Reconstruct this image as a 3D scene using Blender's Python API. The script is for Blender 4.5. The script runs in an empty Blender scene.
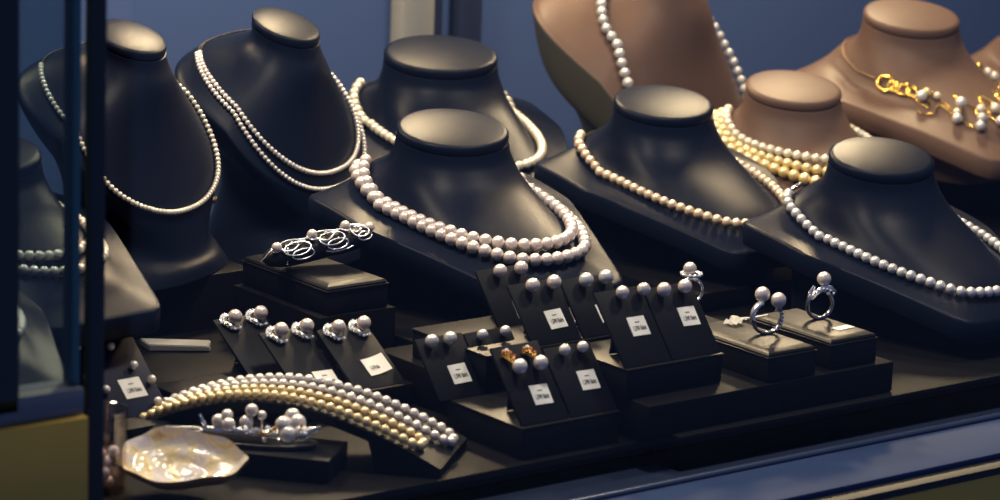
import bpy, bmesh, math, random
import numpy as np
from mathutils import Matrix, Vector

random.seed(7)
scene = bpy.context.scene
COL = scene.collection

# ------------------------------------------------------------------ camera
F = 3385.0                                    # focal length in pixels of the 1000 px wide frame
YAW, PITCH, ROLL = math.radians(38), math.radians(13.3), math.radians(2.0)
_sy, _cy, _sp, _cp = math.sin(YAW), math.cos(YAW), math.sin(PITCH), math.cos(PITCH)
FW = np.array([_sy * _cp, _cy * _cp, -_sp])
_r0 = np.array([_cy, -_sy, 0.0])
_u0 = np.cross(_r0, FW)
RT = math.cos(ROLL) * _r0 + math.sin(ROLL) * _u0
UP = -math.sin(ROLL) * _r0 + math.cos(ROLL) * _u0
CAM = np.array([-1.30539, -1.51182, 0.60203])

cam_data = bpy.data.cameras.new('camera')
cam_data.sensor_fit = 'HORIZONTAL'
cam_data.sensor_width = 36.0
cam_data.lens = F / 1000.0 * 36.0
cam_data.clip_start, cam_data.clip_end = 0.05, 50
cam_data.dof.use_dof = True
cam_data.dof.focus_distance = 2.22
cam_data.dof.aperture_fstop = 10.0
cam = bpy.data.objects.new('camera', cam_data)
COL.objects.link(cam)
cam.matrix_world = Matrix(((RT[0], UP[0], -FW[0], CAM[0]), (RT[1], UP[1], -FW[1], CAM[1]),
                           (RT[2], UP[2], -FW[2], CAM[2]), (0, 0, 0, 1)))
scene.camera = cam

# ------------------------------------------------------------------ world, lamps, exposure
world = bpy.data.worlds.new('street_light')
scene.world = world
world.use_nodes = True
bg = world.node_tree.nodes['Background']
bg.inputs['Color'].default_value = (0.26, 0.42, 1.0, 1)
bg.inputs['Strength'].default_value = 0.24
scene.view_settings.view_transform = 'Standard'
scene.view_settings.look = 'None'
scene.view_settings.exposure = 0.0
scene.view_settings.gamma = 1.0
scene.view_settings.use_curve_mapping = False


def lamp(name, loc, target, energy, size, color):
    ld = bpy.data.lights.new(name, 'AREA')
    ld.shape = 'DISK'
    ld.size = size
    ld.energy = energy
    ld.color = color
    o = bpy.data.objects.new(name, ld)
    COL.objects.link(o)
    o.location = loc
    o.rotation_euler = (Vector(target) - Vector(loc)).to_track_quat('-Z', 'Y').to_euler()
    return o


WARM = (1.0, 0.74, 0.43)
lamp('ceiling_spot', (0.36, 0.70, 0.62), (0.05, 0.20, 0.06), 7.0, 0.12, WARM)
lamp('ceiling_spot', (-0.22, 0.68, 0.66), (-0.15, 0.12, 0.05), 4.8, 0.12, WARM)
lamp('ceiling_spot', (0.84, 0.68, 0.62), (0.40, 0.20, 0.06), 7.0, 0.12, WARM)
lamp('ceiling_spot', (-0.36, 0.44, 0.80), (0.05, 0.18, 0.06), 4.5, 0.16, (1.0, 0.86, 0.68))
lamp('ceiling_spot', (-0.06, 0.04, 0.86), (0.05, 0.20, 0.06), 5.5, 0.12, (1.0, 0.88, 0.72))
lamp('ceiling_spot', (0.50, 0.04, 0.86), (0.42, 0.22, 0.06), 3.5, 0.12, (1.0, 0.88, 0.72))

# ------------------------------------------------------------------ helpers: materials
MATS = {}


def nodes_of(name):
    m = bpy.data.materials.new(name)
    m.use_nodes = True
    nt = m.node_tree
    return m, nt, nt.nodes['Principled BSDF']


def mat(name, col, rough=0.5, metal=0.0, spec=0.5, noise=0.0, nscale=200.0, bump=0.0, bscale=900.0,
        coat=0.0, rnd=0.0, trans=0.0, ior=1.45, coat_rough=0.12):
    m, nt, p = nodes_of(name)
    p.inputs['Base Color'].default_value = (*col, 1)
    p.inputs['Roughness'].default_value = rough
    p.inputs['Metallic'].default_value = metal
    p.inputs['Specular IOR Level'].default_value = spec
    p.inputs['Coat Weight'].default_value = coat
    p.inputs['Coat Roughness'].default_value = coat_rough
    p.inputs['Transmission Weight'].default_value = trans
    p.inputs['IOR'].default_value = ior
    p.inputs['Coat IOR'].default_value = 1.8 if coat >= 1 else 1.5
    tc = nt.nodes.new('ShaderNodeTexCoord')
    if noise > 0:
        nz = nt.nodes.new('ShaderNodeTexNoise')
        nz.inputs['Scale'].default_value = nscale
        nz.inputs['Detail'].default_value = 3
        nt.links.new(tc.outputs['Object'], nz.inputs['Vector'])
        mp = nt.nodes.new('ShaderNodeMapRange')
        mp.inputs['To Min'].default_value = 1 - noise
        mp.inputs['To Max'].default_value = 1 + noise
        nt.links.new(nz.outputs['Fac'], mp.inputs['Value'])
        mx = nt.nodes.new('ShaderNodeMix')
        mx.data_type = 'RGBA'
        mx.blend_type = 'MULTIPLY'
        mx.inputs['Factor'].default_value = 1
        mx.inputs['A'].default_value = (*col, 1)
        nt.links.new(mp.outputs['Result'], mx.inputs['B'])
        nt.links.new(mx.outputs['Result'], p.inputs['Base Color'])
    if rnd > 0:
        oi = nt.nodes.new('ShaderNodeObjectInfo')
        hv = nt.nodes.new('ShaderNodeHueSaturation')
        hv.inputs['Color'].default_value = (*col, 1)
        mp = nt.nodes.new('ShaderNodeMapRange')
        mp.inputs['To Min'].default_value = 1 - rnd
        mp.inputs['To Max'].default_value = 1 + rnd * 0.6
        nt.links.new(oi.outputs['Random'], mp.inputs['Value'])
        nt.links.new(mp.outputs['Result'], hv.inputs['Value'])
        nt.links.new(hv.outputs['Color'], p.inputs['Base Color'])
    if bump > 0:
        nz = nt.nodes.new('ShaderNodeTexNoise')
        nz.inputs['Scale'].default_value = bscale
        nz.inputs['Detail'].default_value = 2
        nt.links.new(tc.outputs['Object'], nz.inputs['Vector'])
        bp = nt.nodes.new('ShaderNodeBump')
        bp.inputs['Strength'].default_value = bump
        bp.inputs['Distance'].default_value = 0.0004
        nt.links.new(nz.outputs['Fac'], bp.inputs['Height'])
        nt.links.new(bp.outputs['Normal'], p.inputs['Normal'])
    MATS[name] = m
    return m


mat('black_leather', (0.004, 0.0065, 0.016), 0.36, spec=0.08, bump=0.25, bscale=1400)
mat('black_satin', (0.006, 0.006, 0.007), 0.40, spec=0.16, bump=0.15, bscale=1800)
mat('tan_leather', (0.098, 0.060, 0.046), 0.45, spec=0.14, noise=0.10, nscale=60, bump=0.25, bscale=1200)
mat('tan_edge', (0.05, 0.048, 0.036), 0.5, spec=0.4, bump=0.2)
mat('black_card', (0.0045, 0.005, 0.007), 0.5, spec=0.10, bump=0.15, bscale=1500)
mat('riser_black', (0.004, 0.004, 0.005), 0.5, spec=0.05, noise=0.2, nscale=40)
mat('riser_top', (0.020, 0.019, 0.018), 0.42, spec=0.5)
mat('floor_navy', (0.011, 0.018, 0.042), 0.45, spec=0.15)
mat('sill_blue', (0.024, 0.042, 0.105), 0.7, spec=0.1, noise=0.06, nscale=20)
mat('bead', (0.03, 0.045, 0.09), 0.22, spec=0.6)
mat('rubber', (0.006, 0.006, 0.007), 0.6)
mat('olive_panel', (0.42, 0.26, 0.04), 0.45, spec=0.4, noise=0.08, nscale=30)
mat('wall_blue', (0.072, 0.118, 0.27), 0.75, spec=0.2, noise=0.06, nscale=3)
mat('wall_navy', (0.035, 0.045, 0.09), 0.6)
mat('reflection_cream', (0.45, 0.43, 0.38), 0.6)
mat('dark_frame', (0.012, 0.014, 0.016), 0.45)
mat('grey_frame', (0.11, 0.12, 0.14), 0.45)
mat('glass_edge', (0.03, 0.10, 0.11), 0.15, spec=0.6)
mat('pearl_white', (0.577, 0.525, 0.488), 0.30, spec=0.5, coat=1.0, ior=2.0, coat_rough=0.2, rnd=0.10)
mat('pearl_pink', (0.548, 0.459, 0.422), 0.30, spec=0.5, coat=1.0, ior=2.0, coat_rough=0.2, rnd=0.10)
mat('pearl_silver', (0.444, 0.437, 0.444), 0.30, spec=0.5, coat=1.0, ior=2.0, coat_rough=0.2, rnd=0.10)
mat('pearl_cream', (0.592, 0.533, 0.407), 0.30, spec=0.5, coat=1.0, ior=2.0, coat_rough=0.2, rnd=0.08)
mat('pearl_champagne', (0.548, 0.407, 0.266), 0.30, spec=0.5, coat=1.0, ior=2.0, coat_rough=0.2, rnd=0.14)
mat('pearl_gold', (0.592, 0.429, 0.148), 0.30, spec=0.5, coat=1.0, ior=2.0, coat_rough=0.2, rnd=0.12)
mat('silver', (0.85, 0.85, 0.87), 0.27, metal=1.0)
mat('dark_silver', (0.30, 0.30, 0.32), 0.22, metal=1.0)
mat('gold', (0.85, 0.55, 0.13), 0.2, metal=1.0)
mat('bronze', (0.16, 0.09, 0.04), 0.35, metal=0.6)
mat('diamond', (0.9, 0.92, 0.97), 0.05, spec=1.0, coat=1.0, coat_rough=0.02)
mat('amber_stone', (0.70, 0.25, 0.05), 0.08, spec=0.9, coat=1.0)
mat('red_stone', (0.35, 0.02, 0.03), 0.08, spec=0.9, coat=1.0)
mat('paper', (0.72, 0.70, 0.64), 0.6, spec=0.2)
mat('ink', (0.05, 0.05, 0.05), 0.7)
mat('thread', (0.75, 0.73, 0.68), 0.7)
mat('acrylic', (0.30, 0.29, 0.27), 0.25, spec=0.5)
mat('acrylic_light', (0.60, 0.58, 0.56), 0.2, spec=0.6)
mat('navy_card', (0.006, 0.009, 0.026), 0.5, spec=0.08)
mat('pearl_gold_pale', (0.60, 0.44, 0.16), 0.30, spec=0.5, coat=1.0, ior=2.0, coat_rough=0.2, rnd=0.10)
mat('cord', (0.02, 0.018, 0.016), 0.6, spec=0.2)
mat('gilt', (0.22, 0.16, 0.06), 0.5, metal=0.4)


def pane_mat(name, tint, refl, rough=0.0):
    m = bpy.data.materials.new(name)
    m.use_nodes = True
    nt = m.node_tree
    nt.nodes.clear()
    out = nt.nodes.new('ShaderNodeOutputMaterial')
    mix = nt.nodes.new('ShaderNodeMixShader')
    tr = nt.nodes.new('ShaderNodeBsdfTransparent')
    gl = nt.nodes.new('ShaderNodeBsdfGlossy')
    tr.inputs['Color'].default_value = (*tint, 1)
    gl.inputs['Roughness'].default_value = rough
    mix.inputs['Fac'].default_value = refl
    nt.links.new(tr.outputs[0], mix.inputs[1])
    nt.links.new(gl.outputs[0], mix.inputs[2])
    nt.links.new(mix.outputs[0], out.inputs['Surface'])
    MATS[name] = m


pane_mat('window_glass', (0.97, 0.98, 0.98), 0.02)
pane_mat('side_glass', (0.52, 0.60, 0.64), 0.06)
pane_mat('clear_plastic', (0.86, 0.82, 0.84), 0.10, 0.08)


def shell_mat():
    m, nt, p = nodes_of('nacre')
    tc = nt.nodes.new('ShaderNodeTexCoord')
    nz = nt.nodes.new('ShaderNodeTexNoise')
    nz.inputs['Scale'].default_value = 38
    nz.inputs['Detail'].default_value = 4
    nz.inputs['Distortion'].default_value = 1.2
    cr = nt.nodes.new('ShaderNodeValToRGB')
    e = cr.color_ramp.elements
    e[0].position, e[0].color = 0.28, (0.50, 0.32, 0.10, 1)
    e[1].position, e[1].color = 0.72, (0.70, 0.66, 0.62, 1)
    for pos, c in ((0.42, (0.78, 0.66, 0.40, 1)), (0.52, (0.62, 0.57, 0.60, 1)), (0.6, (0.80, 0.70, 0.50, 1))):
        k = e.new(pos)
        k.color = c
    nt.links.new(tc.outputs['Object'], nz.inputs['Vector'])
    nt.links.new(nz.outputs['Fac'], cr.inputs['Fac'])
    nt.links.new(cr.outputs['Color'], p.inputs['Base Color'])
    bp = nt.nodes.new('ShaderNodeBump')
    bp.inputs['Strength'].default_value = 0.9
    bp.inputs['Distance'].default_value = 0.002
    n2 = nt.nodes.new('ShaderNodeTexNoise')
    n2.inputs['Scale'].default_value = 120
    nt.links.new(tc.outputs['Object'], n2.inputs['Vector'])
    nt.links.new(n2.outputs['Fac'], bp.inputs['Height'])
    nt.links.new(bp.outputs['Normal'], p.inputs['Normal'])
    p.inputs['Roughness'].default_value = 0.16
    p.inputs['Coat Weight'].default_value = 0.7
    MATS['nacre'] = m
    mat('shell_brown', (0.20, 0.09, 0.03), 0.5, noise=0.4, nscale=60)


shell_mat()

# ------------------------------------------------------------------ helpers: objects


def tag(o, label=None, cat=None, group=None, kind=None):
    if label:
        o['label'] = label
    if cat:
        o['category'] = cat
    if group:
        o['group'] = group
    if kind:
        o['kind'] = kind
    return o


def empty(name, loc=(0, 0, 0), rz=0.0, mw=None):
    o = bpy.data.objects.new(name, None)
    o.empty_display_size = 0.01
    COL.objects.link(o)
    if mw is not None:
        o.matrix_world = mw
    else:
        o.location = loc
        o.rotation_euler = (0, 0, rz)
    return o


def link(name, me, parent=None, loc=None, scale=None):
    o = bpy.data.objects.new(name, me)
    COL.objects.link(o)
    if parent is not None:
        o.parent = parent
    if loc is not None:
        o.location = loc
    if scale is not None:
        o.scale = (scale,) * 3 if not hasattr(scale, '__len__') else scale
    return o


def finish(bm, name, material, parent=None, smooth=True, angle=40):
    me = bpy.data.meshes.new(name)
    bmesh.ops.recalc_face_normals(bm, faces=bm.faces)
    bm.to_mesh(me)
    bm.free()
    me.materials.append(MATS[material])
    if smooth:
        for p in me.polygons:
            p.use_smooth = True
        try:
            me.set_sharp_from_angle(angle=math.radians(angle))
        except Exception:
            pass
    return link(name, me, parent)


def bm_box(bm, x0, x1, y0, y1, z0, z1, bevel=0.0, seg=2):
    r = bmesh.ops.create_cube(bm, size=1)
    vs = r['verts']
    for v in vs:
        v.co = Vector((x0 + (v.co.x + .5) * (x1 - x0), y0 + (v.co.y + .5) * (y1 - y0), z0 + (v.co.z + .5) * (z1 - z0)))
    if bevel > 0:
        es = list({e for v in vs for e in v.link_edges})
        bmesh.ops.bevel(bm, geom=es, offset=bevel, segments=seg, affect='EDGES', profile=0.5)


def box(name, material, x0, x1, y0, y1, z0, z1, bevel=0.0008, parent=None):
    bm = bmesh.new()
    bm_box(bm, x0, x1, y0, y1, z0, z1, bevel)
    return finish(bm, name, material, parent)


def bm_tube(bm, pts, rad, sides=8, closed=False, cap=True, ell=None):
    """tube through pts; rad is one number or one per point; ell = (normal scale, binormal scale)"""
    P = [Vector(p) for p in pts]
    n = len(P)
    rings = []
    prevn = None
    for i in range(n):
        if closed:
            t = (P[(i + 1) % n] - P[i - 1]).normalized()
        else:
            t = (P[min(i + 1, n - 1)] - P[max(i - 1, 0)]).normalized()
        if prevn is None:
            a = Vector((0, 0, 1)) if abs(t.z) < 0.9 else Vector((1, 0, 0))
            nn = (a - t * a.dot(t)).normalized()
        else:
            nn = (prevn - t * prevn.dot(t)).normalized()
        prevn = nn
        b = t.cross(nn)
        r = rad[i] if hasattr(rad, '__len__') else rad
        e0, e1 = ell or (1, 1)
        rings.append([bm.verts.new(P[i] + (nn * math.cos(2 * math.pi * k / sides) * e0 + b * math.sin(2 * math.pi * k / sides) * e1) * r)
                      for k in range(sides)])
    m = n if closed else n - 1
    for i in range(m):
        A, B = rings[i], rings[(i + 1) % n]
        for k in range(sides):
            bm.faces.new((A[k], A[(k + 1) % sides], B[(k + 1) % sides], B[k]))
    if cap and not closed:
        bm.faces.new(rings[0][::-1])
        bm.faces.new(rings[-1])


def tube(name, material, pts, rad, sides=8, closed=False, parent=None, ell=None):
    bm = bmesh.new()
    bm_tube(bm, pts, rad, sides, closed, ell=ell)
    return finish(bm, name, material, parent, angle=80)


def bm_grid(bm, G, closed_u=True, cap0=False, cap1=False):
    rows = [[bm.verts.new(Vector(p)) for p in r] for r in G]
    n = len(rows[0])
    for i in range(len(rows) - 1):
        for k in range(n if closed_u else n - 1):
            bm.faces.new((rows[i][k], rows[i][(k + 1) % n], rows[i + 1][(k + 1) % n], rows[i + 1][k]))
    if cap0:
        bm.faces.new(rows[0][::-1])
    if cap1:
        bm.faces.new(rows[-1])


_sph = {}


def sphere_mesh(material, seg=20, rings=12):
    key = (material, seg)
    if key not in _sph:
        bm = bmesh.new()
        bmesh.ops.create_uvsphere(bm, u_segments=seg, v_segments=rings, radius=1.0)
        me = bpy.data.meshes.new('pearl')
        bm.to_mesh(me)
        bm.free()
        me.materials.append(MATS[material])
        for p in me.polygons:
            p.use_smooth = True
        _sph[key] = me
    return _sph[key]


def bead(name, material, parent, loc, r):
    return link(name, sphere_mesh(material), parent, loc, r)


_gem = {}


def gem(material, parent, loc, r, name='stone'):
    if material not in _gem:
        bm = bmesh.new()
        bmesh.ops.create_icosphere(bm, subdivisions=1, radius=1.0)
        me = bpy.data.meshes.new('stone')
        bm.to_mesh(me)
        bm.free()
        me.materials.append(MATS[material])
        _gem[material] = me
    o = link(name, _gem[material], parent, loc, r)
    o.rotation_euler = (random.random() * 3, random.random() * 3, random.random() * 3)
    return o


def on(x, y, z):
    """the point of the level plane z seen at photograph position x, y"""
    d = FW + RT * ((x - 500) / F) - UP * ((y - 250) / F)
    return CAM + d * ((z - CAM[2]) / d[2])


# ------------------------------------------------------------------ the setting
def struct(o):
    o['kind'] = 'structure'
    return o


X0, X1 = -0.95, 2.3
struct(box('floor', 'floor_navy', X0, X1, -0.0415, 0.78, -0.03, 0.0, 0))
struct(box('wall_back', 'wall_blue', X0, X1, 0.76, 0.78, 0.0, 0.95, 0))
struct(box('wall_left', 'wall_blue', X0 - 0.02, X0, -0.03, 0.78, 0.0, 0.95, 0))
struct(box('wall_right', 'wall_blue', X1, X1 + 0.02, -0.03, 0.78, 0.0, 0.95, 0))
struct(box('ceiling', 'riser_black', X0, X1, -0.04, 0.78, 0.95, 0.97, 0))
# window sill, gasket and the outer panel under the window
struct(box('trim_1', 'sill_blue', X0, X1, -0.100, -0.042, -0.02, 0.0005, 0.0015))
struct(box('trim_2', 'rubber', X0, X1, -0.1130, -0.1002, -0.0084, -0.0035, 0.0005))
struct(box('wall_front', 'olive_panel', X0, X1, -0.112, -0.1062, -0.7, -0.0085, 0.0004))
bm = bmesh.new()
bm_tube(bm, [(X, -0.0425, 0.0012) for X in np.linspace(-0.41, X1, 60)], 0.0026, 12)
struct(finish(bm, 'trim_3', 'bead'))
# the big pane
w1 = empty('window_1', (-0.40, -0.043, 0))
struct(w1)
box('pane', 'window_glass', 0.0, X1 + 0.40, 0.0, 0.004, 0.002, 0.95, 0, w1)
# black corner post and the narrow side light with its thick glass
struct(box('trim_4', 'dark_frame', -0.4285, -0.4185, -0.046, -0.040, -0.05, 0.95, 0.001))
w2 = empty('window_2', (-0.62, -0.045, 0.114))
struct(w2)
box('pane', 'side_glass', 0.0, 0.1815, 0.0, 0.008, 0.01, 0.85, 0, w2)
box('glass_edge', 'glass_edge', 0.1816, 0.1865, -0.001, 0.009, 0.0, 0.85, 0.0006, w2)
box('frame', 'dark_frame', 0.125, 0.1480, -0.006, 0.012, 0.0, 0.85, 0.001, w2)
box('bottom_rail', 'grey_frame', 0.0, 0.1865, -0.006, 0.014, -0.006, 0.0085, 0.0015, w2)
struct(box('wall_outer', 'olive_panel', X0, -0.4335, -0.055, -0.043, -0.02, 0.1075, 0.001))
# navy pilaster on the back wall, and an upright imitating a reflection
def wall_x(px):
    d = FW + RT * ((px - 500) / F) + UP * (240 / F)
    return float((CAM + d * ((0.75 - CAM[1]) / d[1]))[0])


struct(box('trim_5', 'wall_navy', wall_x(434), wall_x(443), 0.750, 0.7598, 0.0, 0.95, 0.001))
struct(box('trim_6', 'wall_navy', wall_x(456), wall_x(479), 0.745, 0.7598, 0.0, 0.95, 0.001))
struct(box('reflection_upright', 'reflection_cream', wall_x(396), wall_x(429), 0.740, 0.7598, 0.0, 0.95, 0.004))  # pale upright added in place of a blurred reflection in the window glass

# ------------------------------------------------------------------ risers


def riser(x0, x1, y0, y1, z0, z1, label):
    return tag(box('display_riser', 'riser_black', x0, x1, y0, y1, z0, z1, 0.0012), label, 'riser', 'black display risers')


riser(-0.360, -0.0005, -0.004, 0.198, 0.0, 0.016, 'low black riser at front left carrying the shell and the four front earring cards')
riser(0.0005, 0.80, -0.024, 0.420, 0.0, 0.022, 'long low black riser under the busts at the right')
riser(-0.018, 0.187, -0.016, 0.066, 0.0222, 0.042, 'black riser on top of the long one, carrying the ring boxes')
riser(-0.052, 0.160, 0.0705, 0.322, 0.0222, 0.042, 'black riser under the middle bust with the double pearl strand')
riser(-0.083, -0.0525, 0.0815, 0.176, 0.0162, 0.042, 'small black riser behind the front left earring box')
riser(-0.186, -0.0835, 0.134, 0.198, 0.0162, 0.030, 'low black riser under the three leaf earring cards')
riser(-0.240, -0.113, 0.1985, 0.312, 0.0, 0.030, 'black riser left of the bracelet box')
riser(-0.112, -0.0525, 0.1985, 0.300, 0.0, 0.0612, 'tall black riser carrying the bracelet box')
riser(-0.220, -0.082, 0.3205, 0.440, 0.0, 0.064, 'black riser under the tall bust beside the window post')
riser(-0.060, 0.100, 0.4205, 0.560, 0.0, 0.040, 'black riser under the tall bust with two thin strands')
riser(0.1505, 0.300, 0.4205, 0.640, 0.0, 0.038, 'black riser under the bust behind the middle one')
riser(0.200, 0.345, 0.200, 0.370, 0.0222, 0.036, 'black riser under the bust with the champagne strand')
riser(0.600, 0.800, 0.360, 0.4195, 0.0222, 0.052, 'black riser under the tan bust with the gold chain')
riser(-0.345, -0.245, 0.230, 0.380, 0.0, 0.062, 'black riser behind the side glass, under the farther bust')
riser(-0.470, -0.380, 0.110, 0.195, 0.0, 0.062, 'black riser behind the side glass, under the nearer bust')

# ------------------------------------------------------------------ busts
NTH = 96
TH = np.linspace(0, 2 * np.pi, NTH, endpoint=False)
CT, ST = np.cos(TH), np.sin(TH)


def catmull(R, sub):
    R = [np.array(r) for r in R]
    out = []
    n = len(R)
    for i in range(n - 1):
        p0, p1, p2, p3 = R[max(i - 1, 0)], R[i], R[i + 1], R[min(i + 2, n - 1)]
        for k in range(sub):
            t = k / sub
            out.append(0.5 * ((2 * p1) + (-p0 + p2) * t + (2 * p0 - 5 * p1 + 4 * p2 - p3) * t * t + (-p0 + 3 * p1 - 3 * p2 + p3) * t ** 3))
    out.append(R[-1])
    return np.array(out)


def ring(a, bf, bb, cy, z, tilt=0.0, p=2.0, zf=0.0):
    """oval ring in mm: half width a, front depth bf, back depth bb; tilt = dz/dy; p = squareness; zf = drop at the front"""
    c = np.sign(CT) * np.abs(CT) ** (2 / p)
    s = np.sign(ST) * np.abs(ST) ** (2 / p)
    y = np.where(s < 0, s * bf, s * bb)
    zz = z + tilt * y - zf * np.clip(-s, 0, 1) ** 1.5
    return np.stack([a * c, cy + y, zz], 1)


def low_outline(k=1.0):
    poly = np.array([(-90, 47), (90, 47), (88, -20), (44, -136), (-44, -136), (-88, -20)], float) * k
    c = np.array((0, -28.0))
    r = np.full(NTH, 1e9)
    for i in range(len(poly)):
        a, b = poly[i] - c, poly[(i + 1) % len(poly)] - c
        e = b - a
        for j in range(NTH):
            d = np.array((CT[j], ST[j]))
            den = d[0] * e[1] - d[1] * e[0]
            if abs(den) < 1e-9:
                continue
            t = (a[0] * e[1] - a[1] * e[0]) / den
            s = (a[0] * d[1] - a[1] * d[0]) / den
            if t > 0 and -1e-6 <= s <= 1 + 1e-6:
                r[j] = min(r[j], t)
    r = (np.roll(r, 1) + 2 * r + np.roll(r, -1)) / 4
    return np.stack([c[0] + r * CT, c[1] + r * ST], 1)


def low_z(y, top=64, drop=38):
    return top - drop * np.clip((40 - y) / 176, 0, 1) ** 1.35


def low_bust_rings():
    o = low_outline()
    oz = low_z(o[:, 1])

    def rg(a, bf, bb, zs, zb, zfr, p=2.0):
        r = ring(a, bf, bb, 0, 0, 0, p)
        y = r[:, 1]
        r[:, 2] = zs + np.where(y > 0, (zb - zs) * (y / bb), (zfr - zs) * (-y / bf))
        return r
    R = [ring(42.5, 30, 30, 0, 104, 0.268),
         rg(44.0, 35, 32, 94, 102, 86),
         rg(48.0, 54, 36, 80, 94, 70, 2.2),
         rg(55.0, 106, 42, 62, 84, 46, 2.3)]
    bk = rg(58.0, 106, 44, 62, 84, 46, 3.2)
    R[3] = np.where(R[3][:, 1:2] > 0, bk, R[3])
    for w, lift in ((0.5, 1.5),):
        xy = R[3][:, :2] * (1 - w) + o * w
        z = np.maximum(R[3][:, 2] * (1 - w) + oz * w, 0) - 1.0
        R.append(np.column_stack([xy, z]))
    R.append(np.column_stack([o, oz]))
    return R


def shrink(r, k, c=(0, -28)):
    q = r.copy()
    q[:, 0] = c[0] + (q[:, 0] - c[0]) * k
    q[:, 1] = c[1] + (q[:, 1] - c[1]) * k
    return q


def cap_mesh(a, b, z, tilt, th=5.0, dome=2.0):
    rows = []
    for (k, dz) in ((0.93, -1.5), (0.985, -0.8), (1.0, 1.2), (0.995, th - 1.8), (0.965, th - 0.5), (0.90, th), (0.6, th + dome * 0.6), (0.3, th + dome * 0.9), (0.02, th + dome)):
        r = ring(a * k, b * k, b * k, 0, z + dz, tilt)
        rows.append(r * 0.001)
    return rows


class Bust:
    pass


def make_bust(kind, material, label, loc, s=1.0, rz=0.0, cat='bust', edge=None, group=None):
    root = empty('necklace_bust', loc, rz)
    tag(root, label, cat, group)
    if kind == 'low':
        R = low_bust_rings()
        S = catmull(R, 6) * s
        o = R[-1]
        side = [o]
        for dz, k in ((-1.6, 1.012), (-14.0, 1.006), (-15.5, 0.995)):
            q = shrink(o, k)
            q[:, 2] += dz
            side.append(q)
        for k, fl in ((0.70, 9.0), (0.68, 0.0)):
            q = shrink(o, k)
            q[:, 2] = np.maximum(o[:, 2] - 17, 9.0) if fl else 0.0
            side.append(q)
        cap = cap_mesh(42.5 * s, 30 * s, 106 * s, 0.268, 5 * s, 2 * s)
    else:
        J = kind == 'tallthick'
        cut = 8 if J else 0
        th = 12 if J else 0

        def rg(a, bf, bb, zs, zb, zfr, p=2.0, pb=2.0):
            r = ring(a, bf, bb, 0, 0, 0, p)
            q = ring(a, bf, bb, 0, 0, 0, pb)
            r = np.where(q[:, 1:2] > 0, q, r)
            y = r[:, 1]
            r[:, 2] = zs + np.where(y > 0, (zb - zs) * (y / bb), (zfr - zs) * (-y / bf))
            return r
        R = [ring(29, 21, 21, 0, 150, 0.42),
             rg(30, 22.5, 22, 143, 151, 135),
             rg(38, 27, 31, 132, 147, 122, 2.0, 2.4),
             rg(57, 29, 44, 117, 144, 98, 2.1, 3.0),
             rg(71, 35, 51, 106, 140, 72, 2.2, 3.4),
             rg(80, 41, 55, 98, 136, 52, 2.3, 3.6),
             rg(81.5, 43, 56, 93, 131, 46, 2.3, 3.6),
             rg(76, 45, 52, 80 - th, 118 - th, 34, 2.2, 3.2),
             rg(64, 47, 38, 64, 92 - th, 24, 2.2, 2.6),
             rg(58, 50, 32, 42, 58, 14, 2.2, 2.4),
             rg(66, 55, 40, 16, 20, 8, 2.4, 2.6),
             rg(72, 57, 42, 1.5, 1.5, 1.5, 2.6, 2.8),
             rg(72, 57, 42, 0, 0, 0, 2.6, 2.8)]
        if J:
            for q in R[:-1]:
                q[:, 2] = np.maximum(q[:, 2] - cut, 1.0)
        S = catmull(R, 6) * s
        side = []
        cap = cap_mesh(29 * s, 21 * s, (152 - cut) * s, 0.42, 4.5 * s, 2 * s)
    bm = bmesh.new()
    G = list(S * 0.001)
    if side:
        G += [np.array(q) * s * 0.001 for q in side[1:]]
    bm_grid(bm, G, True, True, True)
    body = finish(bm, 'body', material, root, angle=50)
    if edge:
        body.data.materials.append(MATS[edge])
        for p in body.data.polygons:
            nl = p.normal
            if (kind == 'low' and p.center.z < 0.058 * s and abs(nl.z) < 0.35) or (kind != 'low' and p.index // NTH >= 33):
                p.material_index = 1
    bm = bmesh.new()
    bm_grid(bm, cap, True, True, True)
    finish(bm, 'neck_cap', material, root, angle=50)
    b = Bust()
    b.S = S * 0.001
    b.M = np.array(Matrix.Translation(loc) @ Matrix.Rotation(rz, 4, 'Z'))
    b.root = root
    return b


def surf(b, th, t):
    """world point and normal of the bust surface at angle th, at fraction t (ring rows)"""
    S = b.S
    f = np.clip(t, 0, 1) * (len(S) - 1)
    i = int(min(f, len(S) - 2))
    w = f - i
    g = (th % (2 * math.pi)) / (2 * math.pi) * NTH
    j = int(g) % NTH
    v = g - int(g)
    j2 = (j + 1) % NTH
    P = (S[i][j] * (1 - v) + S[i][j2] * v) * (1 - w) + (S[i + 1][j] * (1 - v) + S[i + 1][j2] * v) * w
    du = (S[i][j2] - S[i][j]) * (1 - w) + (S[i + 1][j2] - S[i + 1][j]) * w
    dv = (S[i + 1][j] - S[i][j]) * (1 - v) + (S[i + 1][j2] - S[i][j2]) * v
    n = np.cross(dv, du)
    n = n / (np.linalg.norm(n) + 1e-12)
    R3 = b.M[:3, :3]
    return R3 @ P + b.M[:3, 3], R3 @ n


def strand_points(b, tb, tf, r, p=1.0, n=400, part='front'):
    """a strand on the bust: the pearls run round the front, a fine clasp chain closes it behind the neck"""
    pts = []
    for k in range(n + 1):
        away = -180 + 360 * k / n                      # angle from the front
        if part == 'back':
            away = 138 + (360 - 276) * k / n
        elif abs(away) > 138:
            continue
        g = (0.5 + 0.5 * math.cos(math.radians(away))) ** p
        P, nn = surf(b, math.radians(-90 + away), tb + (tf - tb) * g)
        pts.append(P + nn * (r * 1.10 if part == 'front' else .0009))
    return np.array(pts)


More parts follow.
